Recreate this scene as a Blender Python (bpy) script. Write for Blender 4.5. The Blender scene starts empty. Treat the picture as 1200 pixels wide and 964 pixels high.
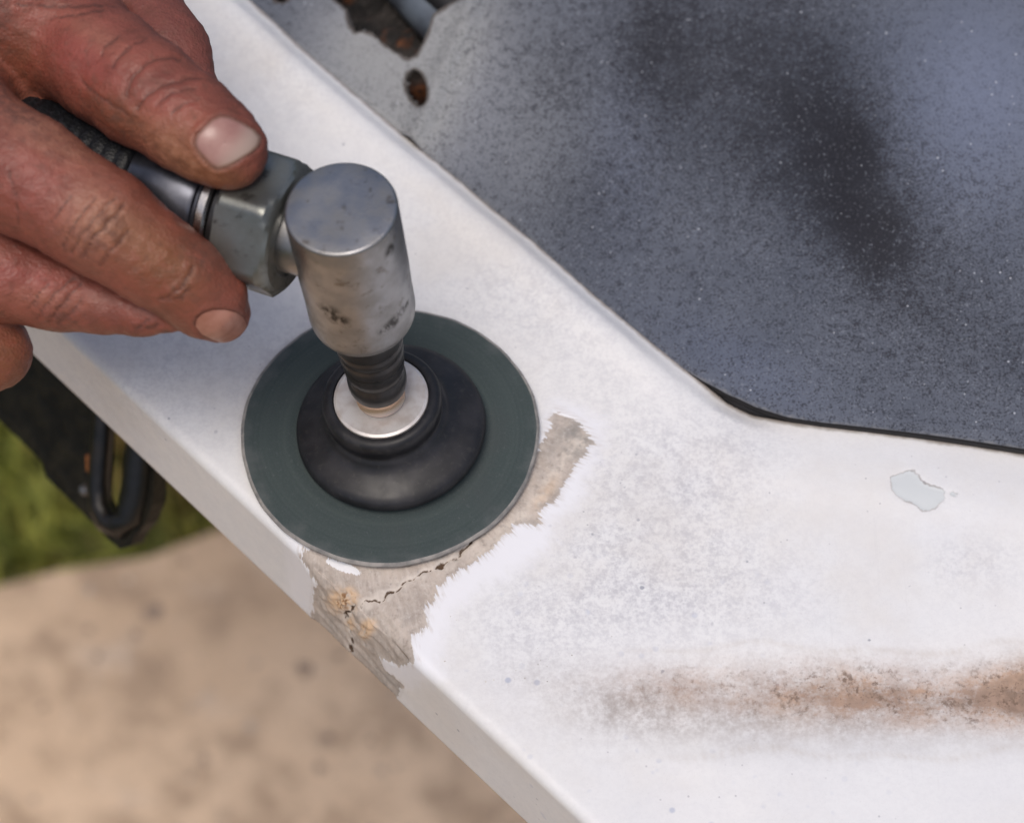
import bpy, bmesh, math, random
import numpy as np
from mathutils import Vector, Matrix

random.seed(7); rng = np.random.default_rng(7)
S = bpy.context.scene
COL = S.collection

# ------------------------------------------------------------------ camera
FPX = 3400.0                       # focal length in pixels of a 1200 px wide frame
ELEV = math.radians(59.0)
DIST = 0.75
AIM = np.array([0.0315, 0.0078, 0.0])
FWD = np.array([0.0, math.cos(ELEV), -math.sin(ELEV)])
UPV = np.array([0.0, math.sin(ELEV), math.cos(ELEV)])
RGT = np.array([1.0, 0.0, 0.0])
CAM = AIM - DIST * FWD
cam_data = bpy.data.cameras.new("camera"); cam = bpy.data.objects.new("camera", cam_data); COL.objects.link(cam)
cam.location = CAM
cam.rotation_euler = (math.pi / 2 - ELEV, 0, 0)
cam_data.sensor_width = 36; cam_data.lens = 36 * FPX / 1200
cam_data.clip_start = 0.02; cam_data.clip_end = 2000
cam_data.dof.use_dof = True; cam_data.dof.focus_distance = 0.715; cam_data.dof.aperture_fstop = 11.0
cam_data.dof.aperture_blades = 7
S.camera = cam

# ------------------------------------------------------------------ sky, sun, exposure
SUN_EL, SUN_AZ = math.radians(73), math.radians(250)      # azimuth measured from +x towards +y
world = bpy.data.worlds.new("World"); S.world = world; world.use_nodes = True
wn = world.node_tree; bg = wn.nodes["Background"]
sky = wn.nodes.new("ShaderNodeTexSky"); sky.sky_type = 'NISHITA'; sky.sun_disc = False
sky.sun_elevation = SUN_EL; sky.sun_rotation = math.pi / 2 - SUN_AZ
sky.air_density = 1.0; sky.dust_density = 5.0; sky.ozone_density = 1.0
wn.links.new(sky.outputs[0], bg.inputs[0]); bg.inputs[1].default_value = 0.125
sd = bpy.data.lights.new("sun", 'SUN'); sd.energy = 1.25; sd.angle = math.radians(24); sd.color = (1.0, 0.945, 0.875)
sun = bpy.data.objects.new("sun", sd); COL.objects.link(sun)
sdir = Vector((math.cos(SUN_EL) * math.cos(SUN_AZ), math.cos(SUN_EL) * math.sin(SUN_AZ), math.sin(SUN_EL)))
sun.rotation_euler = sdir.to_track_quat('Z', 'Y').to_euler()
S.view_settings.view_transform = 'Standard'; S.view_settings.look = 'None'
S.view_settings.exposure = 0.02; S.view_settings.gamma = 1.0
S.render.engine = 'CYCLES'
S.cycles.max_bounces = 6; S.cycles.use_denoising = True

# ------------------------------------------------------------------ measuring helpers (photo survey -> metres)
def ray(px, py):
    d = FWD * FPX + RGT * (px - 600.0) + UPV * (482.0 - py)
    return d / np.linalg.norm(d)
def on_z(px, py, z=0.0):
    d = ray(px, py); return CAM + d * ((z - CAM[2]) / d[2])
def on_plane(px, py, p0, n):
    d = ray(px, py); return CAM + d * (np.dot(p0 - CAM, n) / np.dot(d, n))
def to_px(P):
    q = np.asarray(P) - CAM
    w = q @ FWD
    return np.stack([600 + FPX * (q @ RGT) / w, 482 - FPX * (q @ UPV) / w], -1)
def mmpx(z):                        # metres per pixel near height z
    return (DIST - z * math.sin(ELEV)) / FPX
def sstep(a, b, x):
    t = np.clip((x - a) / (b - a), 0, 1); return t * t * (3 - 2 * t)
def seg_dist(P, a, b):
    ab = b - a; t = np.clip(((P - a) @ ab) / (ab @ ab), 0, 1)
    return np.linalg.norm(P - (a + t[..., None] * ab), axis=-1)
def line_dist(P, pts):
    d = np.full(P.shape[:-1], 1e9)
    for a, b in zip(pts[:-1], pts[1:]): d = np.minimum(d, seg_dist(P, np.asarray(a, float), np.asarray(b, float)))
    return d
def poly_sd(P, pts):                # signed distance, positive inside
    pts = [np.asarray(p, float) for p in pts]
    d = line_dist(P, pts + [pts[0]])
    ins = np.zeros(P.shape[:-1], bool)
    for a, b in zip(pts, pts[1:] + [pts[0]]):
        if a[1] == b[1]: continue
        c = (a[1] > P[..., 1]) != (b[1] > P[..., 1])
        ins ^= c & (P[..., 0] < (b[0] - a[0]) * (P[..., 1] - a[1]) / (b[1] - a[1]) + a[0])
    return np.where(ins, d, -d)

# ------------------------------------------------------------------ object helpers
def link(name, me, mat=None, parent=None, smooth=True, sharp=None):
    o = bpy.data.objects.new(name, me); COL.objects.link(o)
    if mat: me.materials.append(mat)
    if smooth: me.polygons.foreach_set("use_smooth", np.ones(len(me.polygons), bool))
    if sharp: me.set_sharp_from_angle(angle=math.radians(sharp))
    if parent: o.parent = parent
    return o
def mesh_np(name, V, F):
    me = bpy.data.meshes.new(name)
    me.from_pydata(np.asarray(V).tolist() if not isinstance(V, list) else V, [], F if isinstance(F, list) else np.asarray(F).tolist())
    me.update(); return me
def quads_np(name, V, Q):
    me = bpy.data.meshes.new(name); V = np.asarray(V, np.float32); Q = np.asarray(Q, np.int32)
    me.vertices.add(len(V)); me.vertices.foreach_set("co", V.ravel())
    me.loops.add(Q.size); me.loops.foreach_set("vertex_index", Q.ravel())
    me.polygons.add(len(Q)); me.polygons.foreach_set("loop_start", np.arange(0, Q.size, 4, dtype=np.int32))
    me.update(calc_edges=True); me.validate(); return me
def attr(me, name, vals):
    a = me.attributes.new(name, 'FLOAT', 'POINT'); a.data.foreach_set("value", np.asarray(vals, np.float32).ravel())
def attr_col(me, name, rgb):
    a = me.attributes.new(name, 'FLOAT_COLOR', 'POINT')
    a.data.foreach_set("color", np.concatenate([rgb, np.ones((len(rgb), 1))], 1).astype(np.float32).ravel())
def grid_faces(nu, nv, closed_u=False):
    i = np.arange(nu if closed_u else nu - 1); j = np.arange(nv - 1)
    I, J = np.meshgrid(i, j, indexing='ij'); I2 = (I + 1) % nu
    return np.stack([I * nv + J, I2 * nv + J, I2 * nv + J + 1, I * nv + J + 1], -1).reshape(-1, 4)
def thing(name, label, cat, loc=(0, 0, 0)):
    o = bpy.data.objects.new(name, None); COL.objects.link(o); o.location = loc
    o.empty_display_size = 0.02; o['label'] = label; o['category'] = cat; return o
def frame(axis, xdir=(1, 0, 0)):
    z = Vector(axis).normalized(); x = Vector(xdir); x = (x - z * x.dot(z)).normalized(); y = z.cross(x)
    return Matrix((x, y, z)).transposed()
def lathe(name, prof, M, origin, mat, parent, n=96, sharp=35, rfun=None):
    V = []; R = np.array(M); O = np.array(origin)
    for k in range(n):
        th = 2 * math.pi * k / n
        for (r, z) in prof:
            rr = rfun(th, r, z) if rfun else r
            V.append(O + R @ np.array([rr * math.cos(th), rr * math.sin(th), z]))
    F = grid_faces(n, len(prof), True)
    if sum(p[1] for p in prof[:1]) <= prof[-1][1]: pass
    me = quads_np(name, np.array(V), F)
    bm = bmesh.new(); bm.from_mesh(me)
    bmesh.ops.remove_doubles(bm, verts=bm.verts, dist=1e-7); bmesh.ops.recalc_face_normals(bm, faces=bm.faces)
    bm.to_mesh(me); bm.free()
    o = link(name, me, mat, parent, True, sharp); return o

# ------------------------------------------------------------------ node helpers
class Mat:
    def __init__(s, name, rough=0.5, metal=0.0, spec=0.5):
        s.m = bpy.data.materials.new(name); s.m.use_nodes = True; s.t = s.m.node_tree
        s.b = s.t.nodes["Principled BSDF"]
        s.b.inputs["Roughness"].default_value = rough; s.b.inputs["Metallic"].default_value = metal
        s.b.inputs["Specular IOR Level"].default_value = spec
        s.tc = s.t.nodes.new("ShaderNodeTexCoord")
    def n(s, typ, **kw):
        x = s.t.nodes.new(typ)
        for k, v in kw.items(): setattr(x, k, v)
        return x
    def put(s, sock, v):
        if hasattr(v, 'is_output'): s.t.links.new(v, sock)
        elif isinstance(v, tuple) and len(v) == 3 and sock.type == 'RGBA': sock.default_value = (*v, 1)
        else: sock.default_value = v
    def coord(s, scale=(1, 1, 1), rot=(0, 0, 0), loc=(0, 0, 0)):
        mp = s.n("ShaderNodeMapping"); s.t.links.new(s.tc.outputs["Object"], mp.inputs[0])
        mp.inputs["Scale"].default_value = scale; mp.inputs["Rotation"].default_value = rot; mp.inputs["Location"].default_value = loc
        return mp.outputs[0]
    def noise(s, scale, detail=4, rough=0.55, co=None, dist=0.0):
        x = s.n("ShaderNodeTexNoise"); s.t.links.new(co or s.tc.outputs["Object"], x.inputs["Vector"])
        x.inputs["Scale"].default_value = scale; x.inputs["Detail"].default_value = detail
        x.inputs["Roughness"].default_value = rough; x.inputs["Distortion"].default_value = dist
        return x.outputs[0]
    def voro(s, scale, co=None, out="Distance", feat='F1'):
        x = s.n("ShaderNodeTexVoronoi", feature=feat); s.t.links.new(co or s.tc.outputs["Object"], x.inputs["Vector"])
        x.inputs["Scale"].default_value = scale; return x.outputs[out]
    def math(s, op, a, b=0.0, c=0.0):
        x = s.n("ShaderNodeMath", operation=op); s.put(x.inputs[0], a); s.put(x.inputs[1], b); s.put(x.inputs[2], c); return x.outputs[0]
    def rng(s, v, a, b, c=0.0, d=1.0):
        x = s.n("ShaderNodeMapRange", interpolation_type='SMOOTHSTEP'); s.put(x.inputs[0], v)
        for i, q in zip((1, 2, 3, 4), (a, b, c, d)): x.inputs[i].default_value = q
        return x.outputs[0]
    def mix(s, f, a, b, mode='MIX'):
        x = s.n("ShaderNodeMix", data_type='RGBA', blend_type=mode)
        s.put(x.inputs[0], f); s.put(x.inputs[6], a); s.put(x.inputs[7], b); return x.outputs[2]
    def at(s, name):
        x = s.n("ShaderNodeAttribute", attribute_name=name); return x
    def fac(s, name): return s.at(name).outputs["Fac"]
    def col(s, v): s.put(s.b.inputs["Base Color"], v)
    def rough(s, v): s.put(s.b.inputs["Roughness"], v)
    def bump(s, h, strength=0.3, dist=0.0005, prev=None):
        x = s.n("ShaderNodeBump"); s.put(x.inputs["Height"], h); x.inputs["Strength"].default_value = strength
        x.inputs["Distance"].default_value = dist
        if prev: s.t.links.new(prev, x.inputs["Normal"])
        s.t.links.new(x.outputs[0], s.b.inputs["Normal"]); return x.outputs[0]

# ================================================================== GROUND
ZG = -0.75
def big_sheet(name, pts, z, mat, thick=0.0):
    n = len(pts)
    V = [(x, y, z) for x, y in pts] + ([(x, y, z - thick) for x, y in pts] if thick else [])
    F = [list(range(n))]
    if thick: F += [[i, i + n, (i + 1) % n + n, (i + 1) % n] for i in range(n)]
    o = link(name, mesh_np(name, V, F), mat, smooth=False); o['kind'] = 'structure'; return o

m = Mat("soil", 0.9)
c = m.mix(m.rng(m.noise(9, 5), .35, .7), (.055, .05, .018), (.13, .15, .03)); c = m.mix(m.rng(m.noise(60, 4), .5, .75), c, (.16, .11, .05)); m.col(c)
m.bump(m.noise(90, 5), 0.6, 0.02)
big_sheet("ground", [(-400, -400), (400, -400), (400, 400), (-400, 400)], ZG - 0.03, m.m)

m = Mat("concrete", 0.88)
big = m.noise(7, 5, .6); mid = m.noise(34, 5, .62); fine = m.noise(260, 4, .6)
c = m.mix(m.rng(big, .3, .72), (.69, .505, .345), (.55, .385, .25))
c = m.mix(m.math('MULTIPLY', m.rng(mid, .42, .70), .8), c, (.34, .235, .155))
c = m.mix(m.math('MULTIPLY', m.rng(m.noise(24, 4, .6, m.coord((1, 1, 1), loc=(3, 1, 0))), .56, .74), .4), c, (.66, .55, .45))
c = m.mix(m.math('MULTIPLY', m.rng(fine, .5, .8), .4), c, (.2, .15, .11)); m.col(c)
m.bump(m.noise(120, 5), 0.5, 0.004)
ga = on_z(0, 688, ZG)[:2]; gb = on_z(255, 625, ZG)[:2]; gd = (gb - ga) / np.linalg.norm(gb - ga); gn = np.array([gd[1], -gd[0]])
edge = []
for k, tt in enumerate(np.linspace(-1.2, 1.6, 60)):
    p = ga + gd * tt + gn * (0.0025 * math.sin(k * 1.7) + 0.002 * math.sin(k * 3.1)); edge.append(tuple(p))
outer = [tuple(ga + gd * 1.6 + gn * 3.0), tuple(ga - gd * 1.2 + gn * 3.0)]
big_sheet("concrete_path", edge + outer, ZG, m.m, 0.05)

pv, pf = [], []
for k in range(900):
    p = ga + gd * rng.uniform(-.3, 1.0) + gn * rng.uniform(.01, .75); q = rng.uniform(.001, .0034) * (1.7 if rng.random() < .08 else 1); b = len(pv)
    for j in range(6):
        a = j * math.pi / 3 + rng.uniform(-.3, .3); e = q * rng.uniform(.7, 1.25); pv.append((p[0] + e * math.cos(a), p[1] + e * math.sin(a), ZG + .0002))
    pv.append((p[0], p[1], ZG + q * rng.uniform(.5, .9))); pf += [[b + j, b + (j + 1) % 6, b + 6] for j in range(6)]
pm_ = Mat("pebble_stone", .85); pm_.col(pm_.mix(pm_.rng(pm_.voro(25), .1, .6), (.60, .50, .40), (.30, .22, .165)))
o = link("gravel", mesh_np("gravel", pv, pf), pm_.m, smooth=False); o['kind'] = 'stuff'

# grass: thousands of bent blades rooted behind the edge of the slab
gv, gf = [], []; tint = []
for k in range(17000):
    u = rng.uniform(-.55, .75); w = rng.uniform(.004, .62) ** 1.0
    if w > .3 and rng.random() < .3: continue
    p = ga + gd * u - gn * w
    h = rng.uniform(.025, .06) * (1 if w > .02 else .7); wd = rng.uniform(.0012, .0026); a = rng.uniform(0, 2 * math.pi); l = rng.uniform(.005, .035)
    dx, dy = math.cos(a), math.sin(a); b = len(gv); z0 = ZG - .03
    gv += [(p[0] - dy * wd, p[1] + dx * wd, z0), (p[0] + dy * wd, p[1] - dx * wd, z0),
           (p[0] + dx * l * .35 - dy * wd * .8, p[1] + dy * l * .35 + dx * wd * .8, z0 + h * .6), (p[0] + dx * l * .35 + dy * wd * .8, p[1] + dy * l * .35 - dx * wd * .8, z0 + h * .6),
           (p[0] + dx * l, p[1] + dy * l, z0 + h)]
    gf += [[b, b + 1, b + 3, b + 2], [b + 2, b + 3, b + 4]]
    tint += [rng.random()] * 5
me = mesh_np("grass", gv, gf); attr(me, "tint", tint)
m = Mat("grass_blade", 0.6)
c = m.mix(m.rng(m.fac("tint"), .0, 1.), (.18, .21, .035), (.38, .37, .075)); c = m.mix(m.rng(m.noise(14, 3), .52, .68), c, (.30, .2, .06)); m.col(c)
g = link("grass", me, m.m); g['kind'] = 'stuff'

# ================================================================== BOAT DECK
deck = thing("boat_deck", "white fibreglass boat deck edge with sanded bare patch and dark sprayed panel", "boat deck")
EA, EB = on_z(71, 387)[:2], on_z(687, 964)[:2]
T = (EB - EA) / np.linalg.norm(EB - EA); NO = np.array([T[1], -T[0]])      # along the edge; outward (towards lower left)
if NO[1] > 0: NO = -NO
T3 = np.array([*T, 0]); N3 = np.array([*NO, 0]); E3 = np.array([*EA, 0])
LIP = np.mean([-on_plane(x, y, E3, N3)[2] for x, y in ((143, 511), (232, 596), (407, 765), (466, 816), (612, 964))])
RF = 0.0028                                                              # edge rounding
def survey(px, py):                                                     # photo point -> unrolled deck coordinates (s, d); d>0 down the lip
    p = on_z(px, py); d = (p[:2] - EA) @ NO
    if d > 0:
        p = on_plane(px, py, E3, N3); return np.array([(p[:2] - EA) @ T, -p[2]])
    return np.array([(p[:2] - EA) @ T, d])
def surveys(L): return [survey(*p) for p in L]

inner_px = [(-260, -480), (100, -172), (305, 4), (357, 54), (422, 108), (459, 139), (498, 170), (541, 204), (583, 241), (626, 273), (650, 296), (700, 340),
            (746, 379), (783, 412), (817, 438), (850, 466), (883, 483), (925, 493), (992, 500), (1054, 507), (1117, 515), (1200, 528), (1330, 548), (1560, 585)]
IN = np.array([on_z(x, y)[:2] for x, y in inner_px])
ial = np.concatenate([[0], np.cumsum(np.linalg.norm(np.diff(IN, axis=0), axis=1))])
def smooth_curve(l):                                                    # slightly smoothed inner border
    out = 0
    for o, w in ((-.008, .25), (0, .5), (.008, .25)):
        out = out + w * np.stack([np.interp(l + o, ial, IN[:, k]) for k in (0, 1)], -1)
    return out
L_BEND = ial[15]
# rulings between outer edge and inner border
ds = []; l = 0.0
while l < ial[-1]:
    ds.append(l); l += .0005 if ial[5] < l < ial[19] else .0011
LS = np.array(ds); NUc = len(LS)
I2 = smooth_curve(LS)
s_in = (I2 - EA) @ T
k1 = np.interp(LS, [0, L_BEND - .03, L_BEND + .02, ial[-1]], [0, 0, .012, .20])
s_out = s_in * np.interp(LS, [0, L_BEND - .05, L_BEND + .03, ial[-1]], [1, 1, .93, .80]) + k1 * .9
s_out = np.maximum.accumulate(s_out)
A2 = EA + s_out[:, None] * T
# cross-section: lip bottom ... arc ... flat ... inner border
lipd = np.arange(LIP, RF, -.0006)
arc = np.linspace(0, math.pi / 2, 7)[1:-1]
f_top = np.concatenate([np.linspace(0, 1, 230)])
wid = np.linalg.norm(I2 - A2, axis=1)
VX, Q = [], []
rows = []
for d in lipd: rows.append(('lip', d))
for a in arc: rows.append(('arc', a))
for f in f_top: rows.append(('top', f))
XY = np.zeros((NUc, len(rows), 2)); Z = np.zeros((NUc, len(rows))); SD = np.zeros((NUc, len(rows), 2)); FD = np.zeros((NUc, len(rows)))
for j, (k, v) in enumerate(rows):
    if k == 'lip':
        XY[:, j] = A2; Z[:, j] = -v; SD[:, j, 0] = s_out; SD[:, j, 1] = v; FD[:, j] = wid + v
    elif k == 'arc':
        XY[:, j] = A2 - NO * RF * (1 - math.cos(v)); Z[:, j] = -RF * (1 - math.sin(v)); SD[:, j, 0] = s_out; SD[:, j, 1] = RF * (.5 - v / 1.57); FD[:, j] = wid
    else:
        st = A2 - NO * RF; p = st + (I2 - st) * v
        XY[:, j] = p; Z[:, j] = 0; SD[:, j, 0] = (p - EA) @ T; SD[:, j, 1] = (p - EA) @ NO; FD[:, j] = wid * (1 - v)
FLAT = SD
bend = sstep(L_BEND - .035, L_BEND + .012, LS)[:, None]                  # 0 = left run, 1 = right run
top = np.array([k == 'top' for k, v in rows])[None, :]
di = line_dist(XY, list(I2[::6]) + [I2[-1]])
ridge = 0.0017 * np.exp(-((di - .0085) / .0048) ** 2) - 0.0030 * (1 - sstep(0, .0065, di))
cove = -0.0012 * (1 - sstep(.0, .012, di)) + .0006 * np.exp(-((di - .017) / .006) ** 2)
corner = -0.0022 * np.exp(-((LS - (L_BEND + .004)) / .010) ** 2)[:, None] * (1 - sstep(0, .006, di))
wob = .7 * np.sin(XY[..., 0] * 61 + 1.3) * np.sin(XY[..., 1] * 47) * .00035 + np.sin(XY[..., 0] * 23 - XY[..., 1] * 31) * .0005
edge_fade = sstep(0, .02, -SD[..., 1])
Z = Z + np.where(top, (ridge * (1 - bend) + cove * bend + corner) + wob * edge_fade, 0)
# shallow water channel under the stained band
b0, b1 = on_z(640, 822)[:2], on_z(1215, 818)[:2]
bd = (b1 - b0) / np.linalg.norm(b1 - b0); ba = (XY - b0) @ bd; bc = (XY - b0) @ np.array([-bd[1], bd[0]])
chan = sstep(.0, .05, ba) * (np.exp(-(bc / .0125) ** 4))
Z -= np.where(top, .0011 * chan, 0)
# ---- wear fields
patch_px = [(650, 482), (671, 488), (688, 505), (695, 523), (679, 540), (662, 568), (649, 589), (633, 598), (634, 616), (611, 613), (589, 628), (578, 643), (552, 663),
            (529, 673), (514, 688), (510, 706), (496, 714), (497, 734), (481, 744), (480, 759), (484, 774), (469, 783), (455, 777), (443, 768), (451, 785), (473, 803),
            (464, 819), (440, 800), (408, 770), (380, 744), (364, 722), (369, 684), (348, 649), (372, 640), (400, 640), (457, 570), (590, 560), (634, 520), (642, 500)]
halo_px = [(634, 515), (641, 488), (655, 474), (680, 478), (705, 497), (699, 531), (680, 583), (652, 609), (646, 639), (604, 669), (559, 692), (529, 718), (516, 755), (513, 792), (470, 800),
           (440, 800), (340, 700), (338, 640), (457, 540), (600, 540)]
chip_px = [(1044, 560), (1058, 552), (1071, 551), (1083, 567), (1106, 575), (1108, 585), (1092, 598), (1080, 599), (1071, 590), (1054, 585), (1045, 575)]
crack_px = [(560, 628), (530, 657), (505, 668), (482, 676), (466, 686), (450, 697), (432, 703), (418, 709), (406, 716)]
crack2_px = [(406, 716), (401, 722), (407, 735), (411, 748), (408, 768)]
PS = poly_sd(FLAT, surveys(patch_px)); HS = poly_sd(FLAT, surveys(halo_px)); CS = np.maximum(poly_sd(FLAT, surveys(chip_px)), poly_sd(FLAT, surveys([(1111, 578), (1117, 575), (1122, 580), (1115, 584)])))
wig = (np.sin(FLAT[..., 0] * 900) + np.sin(FLAT[..., 1] * 1300 + FLAT[..., 0] * 700) + np.sin(FLAT[..., 0] * 2100 - FLAT[..., 1] * 900) * .7) * .00035
FLw = FLAT + np.stack([wig, wig[...]], -1)
KS = np.minimum(line_dist(FLw, surveys(crack_px)), line_dist(FLw, surveys(crack2_px)))
PXV = to_px(np.concatenate([XY, Z[..., None]], -1))
def blob(cx, cy, sx, sy, rot=0.0, P=None):
    P = PXV if P is None else P
    x = P[..., 0] - cx; y = P[..., 1] - cy; c, s_ = math.cos(rot), math.sin(rot)
    return np.exp(-((x * c + y * s_) / sx) ** 2 - ((-x * s_ + y * c) / sy) ** 2)
stain = .9 * blob(985, 812, 210, 33) + .35 * blob(1130, 822, 110, 28) + .55 * blob(985, 808, 70, 26) + 1.5 * blob(1215, 808, 60, 32) + .45 * blob(1100, 828, 90, 22) + .4 * blob(790, 800, 60, 18) + .5 * blob(1230, 830, 70, 30)
grime = .3 * blob(950, 822, 300, 48) + .7 * blob(745, 825, 75, 32) + .35 * blob(900, 840, 160, 30) + .8 * blob(1200, 790, 40, 22) + .25 * blob(640, 790, 60, 20) + .25 * blob(1000, 838, 260, 34)
mott = .9 * blob(745, 590, 120, 95) + .75 * blob(790, 690, 160, 60) + .7 * blob(250, 430, 150, 70) + .6 * blob(600, 330, 170, 70, .7) + .45 * blob(330, 60, 90, 90) + .5 * blob(850, 540, 60, 60) + .5 * blob(620, 740, 90, 50) + .55 * blob(1140, 660, 50, 30) + .15
tan_ = .5 * blob(396, 702, 24, 22) + .6 * blob(402, 706, 14, 14) + 1.0 * blob(428, 738, 9, 14, .3) + .8 * blob(409, 733, 7, 9) + .45 * blob(640, 575, 40, 12, -.9)
smear = 1.15 * blob(400, 663, 27, 7, .35)
dots = .8 * blob(730, 930, 120, 60) + .9 * blob(600, 800, 60, 60, .7) + .35 * blob(900, 940, 160, 50) + .6 * blob(760, 720, 150, 60)
# bare laminate sits a little below the gelcoat; the crack is a real groove
lumps = (np.sin(FLAT[..., 0] * 410 + np.sin(FLAT[..., 1] * 350) * 2) * np.sin(FLAT[..., 1] * 530 + 1) * .00025)
dz = -sstep(-.0002, .0012, PS) * .00045 - sstep(-.0002, .0003, CS) * .0003 - (1 - sstep(0, .0007, KS)) * .0008 * sstep(0, .001, PS)
dz = dz + tan_ * (.0007 * np.sin(FLAT[..., 0] * 1300 + np.sin(FLAT[..., 1] * 900) * 1.5) * np.sin(FLAT[..., 1] * 1100 + 2) + .0004) + sstep(0, .004, PS) * lumps * 1.3
Pt = np.concatenate([XY, Z[..., None]], -1)
isl = np.array([k == 'lip' for k, v in rows])[None, :, None]
worn = .0021 * np.exp(-(SD[..., 1] / .0048) ** 2) * sstep(-.001, .008, PS)
Pt = Pt - worn[..., None] * (N3 + np.array([0, 0, 1])) * .75
Pt = Pt + np.where(isl, N3 * dz[..., None], np.array([0, 0, 1]) * dz[..., None])
V = Pt.reshape(-1, 3); nv = len(rows); F = grid_faces(NUc, nv)
# hidden inside skin (wall thickness) closes the moulding
TH = .004
extra = []
base = len(V)
xin = np.stack([np.concatenate([A2 - NO * TH, np.full((NUc, 1), -LIP)], 1), np.concatenate([A2 - NO * TH, np.full((NUc, 1), -TH)], 1),
                np.concatenate([A2 + (I2 - A2) * .5, np.full((NUc, 1), -TH - .002)], 1), np.concatenate([I2, np.full((NUc, 1), -TH - .006)], 1)], 1)
V = np.concatenate([V, xin.reshape(-1, 3)])
i = np.arange(NUc - 1)
def strip(a0, a1): return np.stack([a0(i), a1(i), a1(i + 1), a0(i + 1)], -1)
F = np.concatenate([F, strip(lambda q: q * nv, lambda q: base + q * 4), strip(lambda q: base + q * 4, lambda q: base + q * 4 + 1),
                    strip(lambda q: base + q * 4 + 1, lambda q: base + q * 4 + 2), strip(lambda q: base + q * 4 + 2, lambda q: base + q * 4 + 3),
                    strip(lambda q: base + q * 4 + 3, lambda q: q * nv + nv - 1)])
me = quads_np("ledge", V, F[:, ::-1])
pad = lambda a, v=0.0: np.concatenate([np.asarray(a).ravel(), np.full(len(V) - base, v)])
for nm, a, v in (("patch", PS, -1), ("halo", HS, -1), ("chip", CS, -1), ("crack", KS, 1), ("stain", stain, 0), ("grime", grime, 0), ("mott", mott, 0), ("tan", tan_, 0), ("smear", smear, 0), ("dots", dots, 0),
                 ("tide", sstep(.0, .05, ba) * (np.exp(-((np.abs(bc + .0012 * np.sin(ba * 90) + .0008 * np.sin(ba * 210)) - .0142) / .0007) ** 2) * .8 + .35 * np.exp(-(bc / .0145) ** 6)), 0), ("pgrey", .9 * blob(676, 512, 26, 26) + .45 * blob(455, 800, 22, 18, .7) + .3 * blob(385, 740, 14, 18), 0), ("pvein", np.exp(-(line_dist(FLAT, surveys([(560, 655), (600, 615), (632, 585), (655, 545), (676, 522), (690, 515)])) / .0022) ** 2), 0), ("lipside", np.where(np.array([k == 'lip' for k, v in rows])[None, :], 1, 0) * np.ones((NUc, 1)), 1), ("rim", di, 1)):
    attr(me, nm, pad(a, v))

m = Mat("gelcoat", 0.5, 0, .4)
fine = m.noise(900, 5, .65); med = m.noise(260, 5, .6); big = m.noise(38, 4, .55); vbig = m.noise(11, 3)
xyz = m.n("ShaderNodeSeparateXYZ"); m.t.links.new(m.tc.outputs["Object"], xyz.inputs[0])
px_ = m.math('ADD', xyz.outputs[0], .012); py_ = m.math('ADD', xyz.outputs[1], -.022)
angl = m.math('MULTIPLY', m.math('ARCTAN2', px_, m.math('MULTIPLY', py_, -1.0)), .062)
radl = m.math('ADD', m.math('SQRT', m.math('ADD', m.math('MULTIPLY', px_, px_), m.math('MULTIPLY', py_, py_))), m.math('MULTIPLY', xyz.outputs[2], -1.0))
def polar(k):
    q = m.n("ShaderNodeCombineXYZ"); m.put(q.inputs[0], angl); m.put(q.inputs[1], m.math('MULTIPLY', radl, k)); return q.outputs[0]
streak = m.noise(400, 5, .65, polar(.30))
streak2 = m.noise(1500, 3, .6, polar(.10))
c = m.mix(m.rng(vbig, .35, .65), (.765, .755, .745), (.735, .735, .74))
c = m.mix(m.math('MULTIPLY', m.rng(big, .4, .7), .35), c, (.68, .68, .70))
mo = m.math('MULTIPLY', m.rng(m.math('ADD', m.math('MULTIPLY', fine, .6), m.math('MULTIPLY', med, .45)), .41, .68), m.fac("mott"))
c = m.mix(m.math('MULTIPLY', mo, .85), c, (.48, .475, .505))
c = m.mix(m.math('MULTIPLY', m.rng(m.noise(20, 5, .6, m.coord(loc=(.4, .1, 0))), .46, .72), .5), c, (.66, .625, .585))
scr = m.math('MULTIPLY', m.rng(m.noise(700, 2, .5, m.coord((1.4, .03, 1), rot=(0, 0, .9))), .63, .70), m.rng(m.noise(45, 2), .48, .62))
c = m.mix(m.math('MULTIPLY', scr, .10), c, (.52, .51, .52))
c = m.mix(m.math('MULTIPLY', m.rng(m.noise(2600, 2), .58, .75), .22), c, (.5, .49, .5))
dot = m.math('MULTIPLY', m.rng(m.voro(210), .22, .10), m.math('MULTIPLY', m.rng(m.noise(120, 2), .42, .56), m.fac("dots")))
c = m.mix(m.math('MULTIPLY', dot, .75), c, (.36, .40, .52))
sp = m.math('MULTIPLY', m.rng(m.math('ADD', m.voro(135), m.math('MULTIPLY', m.math('SUBTRACT', m.noise(700, 2), .5), .12)), .085, .04), m.rng(m.noise(45, 2), .48, .58))
c = m.mix(m.math('MULTIPLY', sp, .75), c, (.24, .25, .30))
sp = m.math('MULTIPLY', m.rng(m.voro(300, m.coord(loc=(.7, .2, 0))), .10, .05), m.math('MULTIPLY', m.rng(m.noise(27, 3), .5, .62), .65))
c = m.mix(sp, c, (.34, .33, .36))
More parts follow.
